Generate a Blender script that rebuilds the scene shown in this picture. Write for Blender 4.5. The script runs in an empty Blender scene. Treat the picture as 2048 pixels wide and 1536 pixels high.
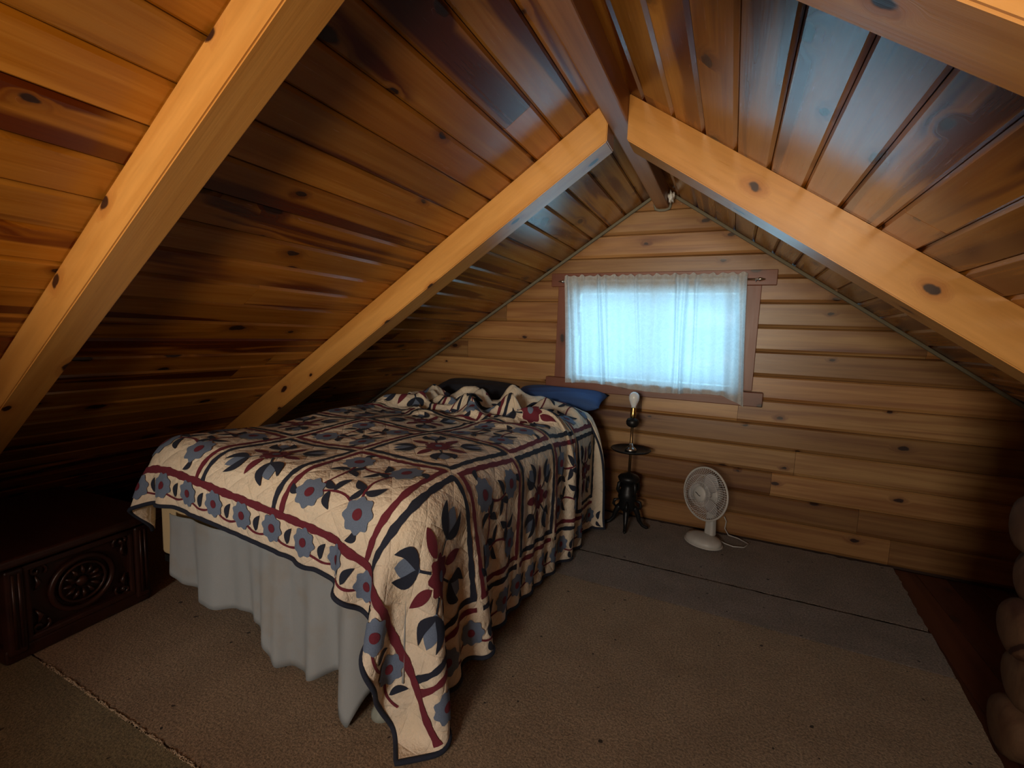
import bpy, bmesh, math, random
import numpy as np
from mathutils import Vector, Matrix

# ================================================================ camera, world, lights, exposure
scene = bpy.context.scene
COL = scene.collection
CAM_H = 1.30
F_PX, YAW, PITCHA, ROLL = 933.15, 0.435798, -0.109359, 0.038018      # solved from the plank, siding and casing lines
def cam_axes():
    cy, sy, cp, sp, cr, sr = math.cos(YAW), math.sin(YAW), math.cos(PITCHA), math.sin(PITCHA), math.cos(ROLL), math.sin(ROLL)
    fwd = Vector((-sy * cp, cy * cp, sp)); right = Vector((cy, sy, 0)); up = right.cross(fwd)
    return cr * right + sr * up, -sr * right + cr * up, fwd
cr_, cu_, cf_ = cam_axes()
cam = bpy.data.cameras.new('camera'); cam_o = bpy.data.objects.new('camera', cam); COL.objects.link(cam_o)
cam_o.matrix_world = Matrix(((cr_.x, cu_.x, -cf_.x, 0), (cr_.y, cu_.y, -cf_.y, 0), (cr_.z, cu_.z, -cf_.z, CAM_H), (0, 0, 0, 1)))
cam.sensor_fit = 'HORIZONTAL'; cam.sensor_width = 36; cam.lens = F_PX / 2048 * 36; cam.clip_start = 0.02
scene.camera = cam_o
scene.view_settings.view_transform = 'Standard'; scene.view_settings.look = 'None'
scene.view_settings.exposure = 0.0; scene.view_settings.gamma = 1.0; scene.view_settings.use_curve_mapping = False
scene.cycles.use_denoising = True
scene.cycles.max_bounces = 10; scene.cycles.diffuse_bounces = 5; scene.cycles.transparent_max_bounces = 16
scene.cycles.sample_clamp_indirect = 6

world = bpy.data.worlds.new('sky'); scene.world = world; world.use_nodes = True
wbg = world.node_tree.nodes['Background']
wbg.inputs[0].default_value = (0.36, 0.74, 1.0, 1); wbg.inputs[1].default_value = 1.15

def area(name, loc, rot, sx, sy, power, col):
    l = bpy.data.lights.new(name, 'AREA'); l.shape = 'RECTANGLE'; l.size = sx; l.size_y = sy; l.energy = power; l.color = col
    o = bpy.data.objects.new(name, l); COL.objects.link(o); o.location = loc; o.rotation_euler = rot
    return o
# daylight at the curtained gable window, and warm light from behind the camera, its source unseen
area('window_daylight', (-0.53, 3.80, 1.33), (math.radians(-90), 0, 0), 1.3, 0.9, 23, (0.38, 0.79, 1.0))
area('loft_end_light', (-0.40, -3.05, 0.62), (math.radians(90), 0, 0), 1.5, 0.9, 148, (1.0, 0.79, 0.52))
area('loft_end_fill', (-0.40, -3.05, 1.72), (math.radians(90), 0, 0), 0.9, 0.35, 74, (1.0, 0.93, 0.82))  # added high fill, no real skylight: lifts the quilt foot and the floor

# ================================================================ helpers
def new_obj(name, me, mat=None, parent=None, M=None):
    o = bpy.data.objects.new(name, me); COL.objects.link(o)
    if mat is not None and not me.materials: me.materials.append(mat)
    if parent is not None: o.parent = parent
    if M is not None: o.matrix_local = M
    return o
def mesh(name, verts, faces, smooth=False):
    me = bpy.data.meshes.new(name); me.from_pydata([tuple(v) for v in verts], [], faces)
    if smooth: me.polygons.foreach_set('use_smooth', [True] * len(me.polygons))
    me.update(); return me
def bm_mesh(name, bm, smooth=False):
    me = bpy.data.meshes.new(name); bmesh.ops.recalc_face_normals(bm, faces=bm.faces[:]); bm.to_mesh(me); bm.free()
    if smooth: me.polygons.foreach_set('use_smooth', [True] * len(me.polygons))
    me.update(); return me
def tag(o, label, cat=None, group=None, kind=None):
    o['label'] = label
    if cat: o['category'] = cat
    if group: o['group'] = group
    if kind: o['kind'] = kind
    return o
def thing(name, loc, label, cat, rz=0, group=None):
    o = bpy.data.objects.new(name, None); COL.objects.link(o); o.location = loc; o.rotation_euler = (0, 0, rz); o.empty_display_size = .05
    return tag(o, label, cat, group)
def box_bm(bm, c, s, bev=0.0, seg=2):
    r = bmesh.ops.create_cube(bm, size=1.0)
    for v in r['verts']: v.co = Vector((c[0] + v.co.x * s[0], c[1] + v.co.y * s[1], c[2] + v.co.z * s[2]))
    if bev:
        es = {e for v in r['verts'] for e in v.link_edges}
        bmesh.ops.bevel(bm, geom=list(es), offset=bev, segments=seg, affect='EDGES', profile=.5)
def box(name, c, s, mat, parent=None, bev=0.004, seg=2):
    bm = bmesh.new(); box_bm(bm, c, s, bev, seg); return new_obj(name, bm_mesh(name, bm), mat, parent)
def lathe(name, prof, mat, parent=None, n=32, c=(0, 0, 0), smooth=True, M=None):
    vs, fs = [], []
    for r, z in prof:
        for k in range(n):
            a = 2 * math.pi * k / n; vs.append((c[0] + r * math.cos(a), c[1] + r * math.sin(a), c[2] + z))
    for i in range(len(prof) - 1):
        for k in range(n):
            k2 = (k + 1) % n; fs.append((i * n + k, i * n + k2, (i + 1) * n + k2, (i + 1) * n + k))
    fs.append(tuple(range(n))[::-1]); fs.append(tuple((len(prof) - 1) * n + k for k in range(n)))
    me = mesh(name, vs, fs, smooth); o = new_obj(name, me, mat, parent)
    if M is not None:
        me.transform(M)
    return o
def tube_geo(pts, r, n=8, closed=False):
    pts = [Vector(p) for p in pts]; N = len(pts); vs, fs = [], []
    up = Vector((0, 0, 1)); prev = None
    for i, p in enumerate(pts):
        t = (pts[(i + 1) % N] - pts[i - 1]) if closed else (pts[min(i + 1, N - 1)] - pts[max(i - 1, 0)])
        t = t.normalized() if t.length > 1e-9 else Vector((0, 0, 1))
        if prev is None: a = t.cross(up if abs(t.z) < .9 else Vector((1, 0, 0))).normalized()
        else:
            a = prev - t * prev.dot(t); a = a.normalized() if a.length > 1e-6 else t.orthogonal().normalized()
        prev = a; b = t.cross(a)
        rr = r[i] if hasattr(r, '__len__') else r
        for k in range(n):
            an = 2 * math.pi * k / n; vs.append(p + a * (rr * math.cos(an)) + b * (rr * math.sin(an)))
    for i in range(N if closed else N - 1):
        j = (i + 1) % N
        for k in range(n):
            k2 = (k + 1) % n; fs.append((i * n + k, i * n + k2, j * n + k2, j * n + k))
    if not closed: fs.append(tuple(range(n))[::-1]); fs.append(tuple((N - 1) * n + k for k in range(n)))
    return vs, fs
def tube(name, pts, r, mat, parent=None, n=8, closed=False):
    vs, fs = tube_geo(pts, r, n, closed); return new_obj(name, mesh(name, vs, fs, True), mat, parent)

# ================================================================ materials
class NT:
    def __init__(s, name):
        s.m = bpy.data.materials.new(name); s.m.use_nodes = True; s.t = s.m.node_tree; s.t.nodes.clear()
        s.out = s.n('ShaderNodeOutputMaterial')
    def n(s, typ, **kw):
        nd = s.t.nodes.new(typ)
        for k, v in kw.items(): setattr(nd, k, v)
        return nd
    def link(s, a, b): s.t.links.new(a, b)
    def put(s, sock, v):
        if isinstance(v, bpy.types.NodeSocket): s.link(v, sock)
        elif isinstance(v, (tuple, list)) and len(v) == 3 and sock.type == 'RGBA': sock.default_value = (*v, 1)
        else: sock.default_value = v
    def math(s, op, a, b=0.0, c=None, clamp=False):
        nd = s.n('ShaderNodeMath', operation=op, use_clamp=clamp); s.put(nd.inputs[0], a); s.put(nd.inputs[1], b)
        if c is not None: s.put(nd.inputs[2], c)
        return nd.outputs[0]
    def vmath(s, op, a, b):
        nd = s.n('ShaderNodeVectorMath', operation=op); s.put(nd.inputs[0], a); s.put(nd.inputs[1], b); return nd.outputs[0]
    def mix(s, f, a, b, blend='MIX'):
        nd = s.n('ShaderNodeMix', data_type='RGBA', blend_type=blend); s.put(nd.inputs[0], f); s.put(nd.inputs[6], a); s.put(nd.inputs[7], b); return nd.outputs[2]
    def ramp(s, f, p0, p1):
        nd = s.n('ShaderNodeMapRange', interpolation_type='SMOOTHSTEP'); s.put(nd.inputs[0], f); nd.inputs[1].default_value = p0; nd.inputs[2].default_value = p1; return nd.outputs[0]
    def noise(s, vec, scale, detail=3, rough=.5, dist=0):
        nd = s.n('ShaderNodeTexNoise'); s.put(nd.inputs['Vector'], vec); nd.inputs['Scale'].default_value = scale
        nd.inputs['Detail'].default_value = detail; nd.inputs['Roughness'].default_value = rough; nd.inputs['Distortion'].default_value = dist
        return nd.outputs['Fac']
    def coord(s, k='Object'): return s.n('ShaderNodeTexCoord').outputs[k]
    def bump(s, hgt, strength=.3, dist=.002, nrm=None):
        nd = s.n('ShaderNodeBump'); nd.inputs['Strength'].default_value = strength; nd.inputs['Distance'].default_value = dist; s.put(nd.inputs['Height'], hgt)
        if nrm is not None: s.link(nrm, nd.inputs['Normal'])
        return nd.outputs[0]
    def bsdf(s, col, rough=.6, metal=0, nrm=None, **kw):
        nd = s.n('ShaderNodeBsdfPrincipled'); s.put(nd.inputs['Base Color'], col); s.put(nd.inputs['Roughness'], rough); nd.inputs['Metallic'].default_value = metal
        for k, v in kw.items(): s.put(nd.inputs[k.replace('_', ' ')], v)
        if nrm is not None: s.link(nrm, nd.inputs['Normal'])
        s.link(nd.outputs[0], s.out.inputs[0]); return nd

def wood(name, light, mid, red, knot=(0.03, 0.012, 0.008), streak=(.50, .68), knots=.5, var=.35, rough=.34, kscale=(3.4, 6.5), kr=.085, coat=0.0, sat=1.0, hue=.8, spec=.5):
    """knotty board, grain along local x; every board differs through its random value"""
    t = NT(name); rnd = t.n('ShaderNodeObjectInfo').outputs['Random']
    off = t.n('ShaderNodeCombineXYZ'); t.put(off.inputs[0], t.math('MULTIPLY', rnd, 91.7)); t.put(off.inputs[1], t.math('MULTIPLY', rnd, 37.3)); t.put(off.inputs[2], t.math('MULTIPLY', rnd, 53.1))
    p = t.vmath('ADD', t.coord(), off.outputs[0])
    # knots
    sx = t.n('ShaderNodeSeparateXYZ'); t.link(p, sx.inputs[0]); cx = t.n('ShaderNodeCombineXYZ'); t.link(sx.outputs[0], cx.inputs[0]); t.put(cx.inputs[1], t.math('ADD', sx.outputs[1], sx.outputs[2]))
    kp = t.vmath('MULTIPLY', cx.outputs[0], (kscale[0], kscale[1], 0))
    wob = t.noise(p, 26, 2); kp = t.vmath('ADD', kp, t.vmath('MULTIPLY', (.10, .10, .10), wob))
    vo = t.n('ShaderNodeTexVoronoi', feature='F1', voronoi_dimensions='2D'); t.put(vo.inputs['Vector'], kp); vo.inputs['Scale'].default_value = 1
    sep = t.n('ShaderNodeSeparateColor'); t.link(vo.outputs['Color'], sep.inputs[0])
    on = t.math('GREATER_THAN', sep.outputs[0], 1 - knots)
    rad = t.math('MULTIPLY_ADD', sep.outputs[1], kr, kr * .7)
    dn = t.math('DIVIDE', vo.outputs['Distance'], rad)
    kcore = t.math('MULTIPLY', on, t.math('SUBTRACT', 1, t.ramp(dn, .75, 1.25)))
    khalo = t.math('MULTIPLY', on, t.math('SUBTRACT', 1, t.ramp(dn, 1.0, 3.2)))
    # grain, bent round the knots
    bend = t.math('MULTIPLY', khalo, .035)
    shift = t.n('ShaderNodeCombineXYZ'); t.put(shift.inputs[1], bend); p2 = t.vmath('ADD', p, shift.outputs[0])
    st = t.noise(t.vmath('MULTIPLY', p2, (.42, 5.6, 4.0)), 1, 3, .5, .9)
    streakf = t.ramp(st, *streak)
    mid_n = t.noise(t.vmath('MULTIPLY', p2, (1.1, 26, 12)), 1, 3, .55, .4)
    fine = t.noise(t.vmath('MULTIPLY', p2, (5, 190, 60)), 1, 3, .6)
    blot = t.noise(t.vmath('MULTIPLY', p, (1.5, 3, 3)), 1, 2)
    c = t.mix(t.ramp(mid_n, .35, .7), light, mid)
    c = t.mix(streakf, c, red)
    tint = t.mix(t.math('FRACT', t.math('MULTIPLY', rnd, 7.77)), (1.10, 1.08, 1.0), (.90, .75, .62)); c = t.mix(hue, c, tint, 'MULTIPLY')
    c = t.mix(t.math('MULTIPLY', khalo, .5), c, red)
    c = t.mix(kcore, c, knot)
    val = t.math('MULTIPLY_ADD', t.math('FRACT', t.math('MULTIPLY', rnd, 17.31)), var, 1 - var * .62)
    val = t.math('MULTIPLY', val, t.math('MULTIPLY_ADD', fine, .36, .82)); val = t.math('MULTIPLY', val, t.math('MULTIPLY_ADD', blot, .3, .85))
    hs = t.n('ShaderNodeHueSaturation'); t.put(hs.inputs['Value'], val); hs.inputs['Saturation'].default_value = sat; t.put(hs.inputs['Color'], c)
    ro = t.math('MULTIPLY_ADD', fine, .12, rough - .06)
    b = t.bsdf(hs.outputs[0], ro, nrm=t.bump(t.math('SUBTRACT', fine, t.math('MULTIPLY', kcore, .5)), .10, .002))
    b.inputs['Specular IOR Level'].default_value = spec
    if coat: b.inputs['Coat Weight'].default_value = coat; b.inputs['Coat Roughness'].default_value = .12
    return t.m

def plain(name, col, rough=.6, metal=0, var=.12, scale=30, bump=.08, **kw):
    t = NT(name); n = t.noise(t.coord(), scale, 4)
    c = t.mix(t.math('MULTIPLY', n, 1.0), tuple(x * (1 - var) for x in col), tuple(min(1, x * (1 + var)) for x in col))
    t.bsdf(c, rough, metal, t.bump(n, bump, .002), **kw); return t.m
def fabric(name, col, var=.1, weave=420, rough=.9, sheen=0.0, blotch=0, blot_col=None):
    t = NT(name); co = t.coord(); n = t.noise(co, weave, 2, .6); b = t.noise(co, 9, 3)
    c = t.mix(n, tuple(x * (1 - var) for x in col), tuple(min(1, x * (1 + var)) for x in col))
    if blotch: c = t.mix(t.math('MULTIPLY', t.ramp(b, .5, .72), blotch), c, blot_col)
    t.bsdf(c, rough, 0, t.bump(n, .25, .0015), Sheen_Weight=sheen); return t.m
def carpet_mat(name, a, b, speck):
    t = NT(name); co = t.coord(); big = t.noise(co, 5, 4, .6); pile = t.noise(co, 130, 4, .75); clump = t.noise(co, 42, 4, .7)
    c = t.mix(t.ramp(big, .3, .7), a, b); c = t.mix(t.ramp(clump, .5, .8), c, tuple(x * .72 for x in a))
    sp = t.noise(co, 30, 1, .3); c = t.mix(t.ramp(sp, .77, .79), c, speck)
    c = t.mix(1.0, c, t.mix(t.ramp(pile, .3, .7), (.42, .42, .42), (1.45, 1.45, 1.45)), 'MULTIPLY')
    t.bsdf(c, .95, 0, t.bump(t.math('ADD', pile, clump), .9, .006), Sheen_Weight=.15, Specular_IOR_Level=.1); return t.m

M_CEIL = wood('ceiling_pine', (.43, .215, .078), (.33, .145, .048), (.11, .030, .014), streak=(.52, .60), knots=.34, var=.45, rough=.25, kr=.078, spec=.8, sat=1.12)
M_WALL = wood('siding_pine', (.34, .198, .083), (.23, .112, .045), (.12, .040, .018), streak=(.58, .74), knots=.28, var=.5, rough=.36, kr=.055, hue=1.0)
M_RAFT = wood('rafter_fir', (.53, .285, .108), (.45, .225, .08), (.33, .125, .045), streak=(.64, .82), knots=.55, var=.14, rough=.30, spec=.7, sat=1.08, kscale=(3.2, 6.0), kr=.058, hue=.3)
M_RIDGE = wood('ridge_fir', (.40, .19, .08), (.33, .145, .06), (.14, .045, .02), knots=.3, var=.1, rough=.42)
M_CASING = wood('casing_redwood', (.19, .062, .034), (.15, .047, .026), (.085, .022, .014), knots=.25, var=.2, rough=.42)
M_FLOORW = wood('dark_floor_boards', (.10, .034, .018), (.08, .025, .013), (.05, .014, .009), knots=.25, var=.3, rough=.45)
M_LOG = wood('peeled_log', (.13, .075, .042), (.10, .052, .029), (.06, .025, .014), knots=.3, var=.3, rough=.75, spec=.2)
M_CHEST = wood('dark_carved_oak', (.042, .014, .009), (.032, .011, .008), (.018, .006, .005), knots=.05, var=.1, rough=.38)
M_BACK = plain('dark_gap', (.03, .012, .006), .9)
M_CHINK = plain('grey_chinking', (.20, .19, .15), .9, scale=80, bump=.4)
M_FOAM = plain('white_foam', (.78, .80, .82), .7, scale=60, bump=.5)

# ================================================================ the room shell
XR, ZR, SL = -0.50, 2.31, 0.667                      # ridge line, roof slope 8/12
YF, YB = 3.39, -3.20                                 # curtained gable, rear gable
CT = 1 / math.hypot(1, SL); ST = SL * CT
def roof_z(x): return ZR - SL * abs(x - XR)
def plank_mesh(L, w, cb, ct, g, t, gap=.0012):
    """board along x, its face at z=0; cb/ct = width of the lower/upper chamfer, g = chamfer depth"""
    prof = [(gap, -t), (gap, -g), (cb, 0), (w - ct, 0), (w - gap, -g), (w - gap, -t)]
    n = len(prof)
    if not hasattr(L, '__len__'): L = [(0.0, L)] * n
    vs = [(L[i][0], y, z) for i, (y, z) in enumerate(prof)] + [(L[i][1], y, z) for i, (y, z) in enumerate(prof)]
    fs = [(i, (i + 1) % n, n + (i + 1) % n, n + i) for i in range(n)] + [tuple(range(n))[::-1], tuple(range(n, 2 * n))]
    me = mesh('plank', vs, fs); me.flip_normals(); return me

random.seed(11)
# --- ceiling: two slopes of tongue-and-groove boards on a dark deck
XE = XR + ZR / SL
deck = bmesh.new()
for s in (1, -1):
    q = [(XR, ZR), (XR + s * (XE - XR + .35), -.35 * SL)]
    vs = []
    for y in (YB, YF + .12):
        for (x, z) in q:
            for k in (.022, .06): vs.append(deck.verts.new((x + s * ST * k, y, z + CT * k)))
    f = lambda *i: deck.faces.new([vs[k] for k in i])
    f(0, 2, 6, 4); f(1, 5, 7, 3); f(0, 1, 3, 2); f(4, 6, 7, 5); f(0, 4, 5, 1); f(2, 3, 7, 6)
ceiling = new_obj('ceiling', bm_mesh('ceiling', deck), M_BACK)
tag(ceiling, 'sloped pine board ceiling meeting at the ridge', kind='structure')
CPW = 0.1397
for s in (1, -1):
    first = 0.126 if s > 0 else 0.155
    th = math.atan(SL)
    e = Vector((s * CT, 0, -ST)); xa = Vector((0, s, 0)); za = xa.cross(e)
    k = -1
    while True:
        d0 = first + k * CPW
        if d0 > 4.05: break
        w = CPW
        if k == -1: w = first; d0 = 0.0
        # butt joints along the run
        cuts = [YB + .01]
        y = YB + random.uniform(.8, 3.6)
        while y < YF - .5: cuts.append(y); y += random.uniform(3.0, 4.6)
        cuts.append(YF + .09)
        if s > 0 and k == 7: cuts = [YB + .01, -.9, 1.76, YF + .09]
        for a, b in zip(cuts[:-1], cuts[1:]):
            L = b - a - .0015
            me = plank_mesh(L, w, .011, .011, .010, .020)
            org = Vector((XR, a if s > 0 else b, ZR)) + e * d0 - za * random.uniform(0, .0012)
            M = Matrix(((xa.x, e.x, za.x, org.x), (xa.y, e.y, za.y, org.y), (xa.z, e.z, za.z, org.z), (0, 0, 0, 1)))
            new_obj('plank', me, M_CEIL, ceiling, M)
        k += 1

# --- far gable wall: horizontal siding boards on a dark sheathing with the window opening
WX0, WX1, WZ0, WZ1 = -1.12, 0.06, 0.93, 1.7075
def gable(name, y, t, hole=None, mat=M_BACK):
    bm = bmesh.new()
    def quad(x0, z0, x1, z1, xt0=None, xt1=None):
        xt0 = x0 if xt0 is None else xt0; xt1 = x1 if xt1 is None else xt1
        vs = [bm.verts.new(p) for p in ((x0, y, z0), (x1, y, z0), (xt1, y, z1), (xt0, y, z1), (x0, y + t, z0), (x1, y + t, z0), (xt1, y + t, z1), (xt0, y + t, z1))]
        for f in ((0, 1, 2, 3), (4, 7, 6, 5), (0, 4, 5, 1), (1, 5, 6, 2), (2, 6, 7, 3), (3, 7, 4, 0)):
            bm.faces.new([vs[i] for i in f])
    def lim(z): return XR - (ZR - z) / SL, XR + (ZR - z) / SL
    if hole:
        x0, x1, z0, z1 = hole
        a, b = lim(-.12), lim(z0); quad(a[0], -.12, a[1], z0, b[0], b[1])
        c = lim(z1); quad(b[0], z0, x0, z1, c[0], x0); quad(x1, z0, b[1], z1, x1, c[1])
        d = lim(ZR - .01); quad(c[0], z1, c[1], ZR - .01, d[0], d[1])
    else:
        a, b = lim(-.12), lim(ZR - .01); quad(a[0], -.12, a[1], ZR - .01, b[0], b[1])
    return new_obj(name, bm_mesh(name, bm), mat)
wall = gable('wall_far', YF + .024, .10, (WX0, WX1, WZ0, WZ1)); tag(wall, 'gable wall of horizontal knotty pine siding', kind='structure')
rear = gable('wall_rear', YB - .12, .10, None, M_WALL); tag(rear, 'plain gable wall at the rear end of the loft', kind='structure')
part_ = gable('wall_light_baffle', -1.15, .09, (-1.35, .35, .80, 1.90), M_WALL); tag(part_, 'unseen wooden partition added behind the camera, its hatch shaping the light', kind='structure')  # added out of view: keeps rear light off the floor and lower corners
PH = 0.1553
joints = {2: [.30], 3: [.42], 4: [-1.35], 5: [-.55, .07], 1: [.78], 6: [-.53], 9: [-1.65], 0: [-1.4, .95], 8: [1.0], 7: [-2.0], 10: [.75]}
for r in range(15):
    z0 = -0.003 + r * PH
    if z0 + .02 > ZR - .03: break
    prof_y = [0.0012, 0.0012, .020, PH - .010, PH - .0012, PH - .0012]
    def xl(side, yy): return XR + side * max(0.0, (ZR - (z0 + yy)) / SL - .002)
    spans = []
    cutx = sorted(joints.get(r, []))
    hole = z0 + PH * .5 > WZ0 and z0 + PH * .5 < WZ1
    segs = [None] + cutx + [None]
    for a, b in zip(segs[:-1], segs[1:]):
        parts = [(a, b)]
        if hole:
            parts = []
            if a is None or a < WX0: parts.append((a, WX0 if (b is None or b > WX0) else b))
            if b is None or b > WX1: parts.append((WX1 if (a is None or a < WX1) else a, b))
        spans += parts
    for a, b in spans:
        L = [((xl(-1, yy) if a is None else a + .0008), (xl(1, yy) if b is None else b - .0008)) for yy in prof_y]
        me = plank_mesh(L, PH, .020, .010, .010, .022)
        M = Matrix(((1, 0, 0, 0), (0, 0, -1, YF + random.uniform(0, .002)), (0, 1, 0, z0), (0, 0, 0, 1)))
        new_obj('plank', me, M_WALL, wall, M)

# --- floor
fl = box('floor', (XR, (YF + YB) / 2, -.06), (2 * (XE - XR) + .5, YF - YB + .2, .06), M_BACK, None, 0)
tag(fl, 'dark boarded floor under the carpet pieces', kind='structure')
x = 0.80
while x < 2.9:
    L = YF - YB - .02
    me = plank_mesh(L, .14, .002, .002, .002, .017)
    new_obj('plank', me, M_FLOORW, fl, Matrix(((0, -1, 0, x + .14), (1, 0, 0, YB + .01), (0, 0, 1, -.013), (0, 0, 0, 1))))
    x += .1405

# --- rafters
def oriented(name, me, M, mat, parent=None):
    me.transform(M.inverted()); return new_obj(name, me, mat, parent, M)
def rafter(s, y0, th, dep, label):
    xs = XR + s * .044
    x1 = XR + s * (XE - XR) - s * .02
    dv = dep / CT
    P = [(xs, roof_z(xs) - .0005), (x1, roof_z(x1)), (x1 - s * dv / SL, 0.0), (xs, roof_z(xs) - dv)]
    if P[2][1] < 0: pass
    bm = bmesh.new()
    a = [bm.verts.new((px, y0, pz)) for px, pz in P]; b = [bm.verts.new((px, y0 + th, pz)) for px, pz in P]
    bm.faces.new(a); bm.faces.new(b[::-1])
    for i in range(4): bm.faces.new((a[i], b[i], b[(i + 1) % 4], a[(i + 1) % 4]))
    bmesh.ops.bevel(bm, geom=bm.edges[:], offset=.004, segments=2, affect='EDGES')
    me = bm_mesh('rafter', bm)
    e = Vector((s * CT, 0, -ST)); xa = e; ya = Vector((0, 1, 0)); za = xa.cross(ya)
    M = Matrix(((xa.x, ya.x, za.x, xs), (xa.y, ya.y, za.y, y0), (xa.z, ya.z, za.z, roof_z(xs)), (0, 0, 0, 1)))
    o = oriented('rafter', me, M, M_RAFT); return tag(o, label, 'rafter', 'roof rafters')
rafter(-1, 2.015, .125, .140, 'pine rafter running down behind the bed from the ridge')
rafter(1, 2.00, .140, .150, 'pine rafter crossing above the right of the window')
rafter(-1, 0.695, .100, .122, 'large pale rafter nearest the camera on the left ceiling slope')
rafter(1, 0.715, .115, .128, 'pine rafter nearest the camera at the top right corner')
# ridge beam
bm = bmesh.new(); box_bm(bm, (XR, (YF + YB) / 2 + .0, 2.255), (.086, YF - YB - .004, .158), .008, 2)
o = oriented('ridge_beam', bm_mesh('ridge_beam', bm), Matrix(((0, 1, 0, XR), (1, 0, 0, 0), (0, 0, -1, 2.2), (0, 0, 0, 1))), M_RIDGE)
tag(o, 'brown ridge beam running along the peak of the ceiling', 'beam')
# chinking strips between ceiling and gable wall
for i, s in enumerate((-1, 1)):
    bm = bmesh.new(); Lr = 4.05
    box_bm(bm, (Lr / 2, 0, 0), (Lr, .022, .020), .006, 2)
    me = bm_mesh('trim', bm)
    me.transform(Matrix(((s * CT, 0, ST * s * -1, XR + s * .05), (0, 1, 0, YF - .012), (-ST, 0, -CT, roof_z(XR + .05) - .012), (0, 0, 0, 1))))
    o = new_obj(f'trim_{i + 1}', me, M_CHINK); tag(o, 'grey chinking strip along the %s ceiling edge of the gable wall' % ('left', 'right')[i], kind='structure')
o = tube('trim_3', [(XR - .052, YF - .012, 2.27), (XR - .052, YF - .012, 2.20), (XR - .045, YF - .012, 2.172), (XR - .02, YF - .012, 2.163), (XR + .02, YF - .012, 2.163), (XR + .045, YF - .012, 2.172), (XR + .052, YF - .012, 2.20), (XR + .052, YF - .012, 2.27)], .009, M_CHINK)
tag(o, 'grey chinking rope round the end of the ridge beam', kind='structure')
vs, fs = [], []
me = bpy.data.meshes.new('f'); bm = bmesh.new(); bmesh.ops.create_icosphere(bm, subdivisions=3, radius=1)
for v in bm.verts:
    n = 1 + .25 * math.sin(7 * v.co.x + 3 * v.co.z) + .2 * math.sin(9 * v.co.y + 5 * v.co.x)
    v.co = Vector((v.co.x * .020 * n, v.co.y * .05 * n, v.co.z * .032 * n))
o = new_obj('sealant_foam', bm_mesh('sealant_foam', bm, True), M_FOAM); o.location = (XR + .062, YF - .09, 2.222)
tag(o, 'white blob of sealant foam beside the ridge beam end', 'foam')

# --- window
M_SASH = plain('white_sash', (.80, .82, .84), .45)
M_TAN = wood('sash_pine', (.62, .43, .22), (.55, .36, .17), (.4, .2, .09), knots=.05, var=.1)
t = NT('window_glass'); tr = t.n('ShaderNodeBsdfTransparent'); gl = t.n('ShaderNodeBsdfGlossy'); gl.inputs['Roughness'].default_value = .02
mx = t.n('ShaderNodeMixShader'); fr = t.n('ShaderNodeFresnel'); t.link(fr.outputs[0], mx.inputs[0]); t.link(tr.outputs[0], mx.inputs[1]); t.link(gl.outputs[0], mx.inputs[2]); t.link(mx.outputs[0], t.out.inputs[0])
tr.inputs[0].default_value = (.93, .97, 1, 1); M_GLASS = t.m
win = bpy.data.objects.new('window_1', None); COL.objects.link(win); win.location = (-.53, YF, .98); win['kind'] = 'structure'; win['label'] = 'small gable window in a red-brown wooden casing'
def wpart(name, x0, x1, y0, y1, z0, z1, mat, bev=.003, parent=None, alongz=False):
    bm = bmesh.new(); box_bm(bm, (0, 0, 0), (x1 - x0, y1 - y0, z1 - z0), bev)
    me = bm_mesh(name, bm)
    C = Vector(((x0 + x1) / 2, (y0 + y1) / 2, (z0 + z1) / 2))
    if alongz:
        R = Matrix.Rotation(math.radians(90), 4, 'Y'); me.transform(R.inverted()); M = Matrix.Translation(C - win.location) @ R
    else: M = Matrix.Translation(C - win.location)
    return new_obj(name, me, mat, parent or win, M)
wpart('header_casing', -1.268, .222, YF - .030, YF + .004, 1.657, 1.753, M_CASING)
wpart('side_casing', -1.212, -1.115, YF - .024, YF + .004, .975, 1.657, M_CASING, alongz=True)
wpart('side_casing', .055, .140, YF - .024, YF + .004, .985, 1.657, M_CASING, alongz=True)
wpart('sill', -1.268, .204, YF - .062, YF + .03, .888, .980, M_CASING, .004)
wpart('frame_rail', WX0, WX1, YF + .004, YF + .14, 1.612, 1.7075, M_TAN)
wpart('frame_rail', WX0, WX1, YF + .03, YF + .14, .93, .995, M_SASH)
wpart('frame_stile', WX0, WX0 + .045, YF + .004, YF + .14, .995, 1.612, M_SASH, alongz=True)
wpart('frame_stile', WX1 - .045, WX1, YF + .004, YF + .14, .995, 1.612, M_SASH, alongz=True)
wpart('mullion', -.545, -.515, YF + .07, YF + .11, .995, 1.612, M_SASH, alongz=True)
wpart('pane', WX0 + .045, -.545, YF + .087, YF + .092, .995, 1.612, M_GLASS, 0)
wpart('pane', -.515, WX1 - .045, YF + .087, YF + .092, .995, 1.612, M_GLASS, 0)

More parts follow.
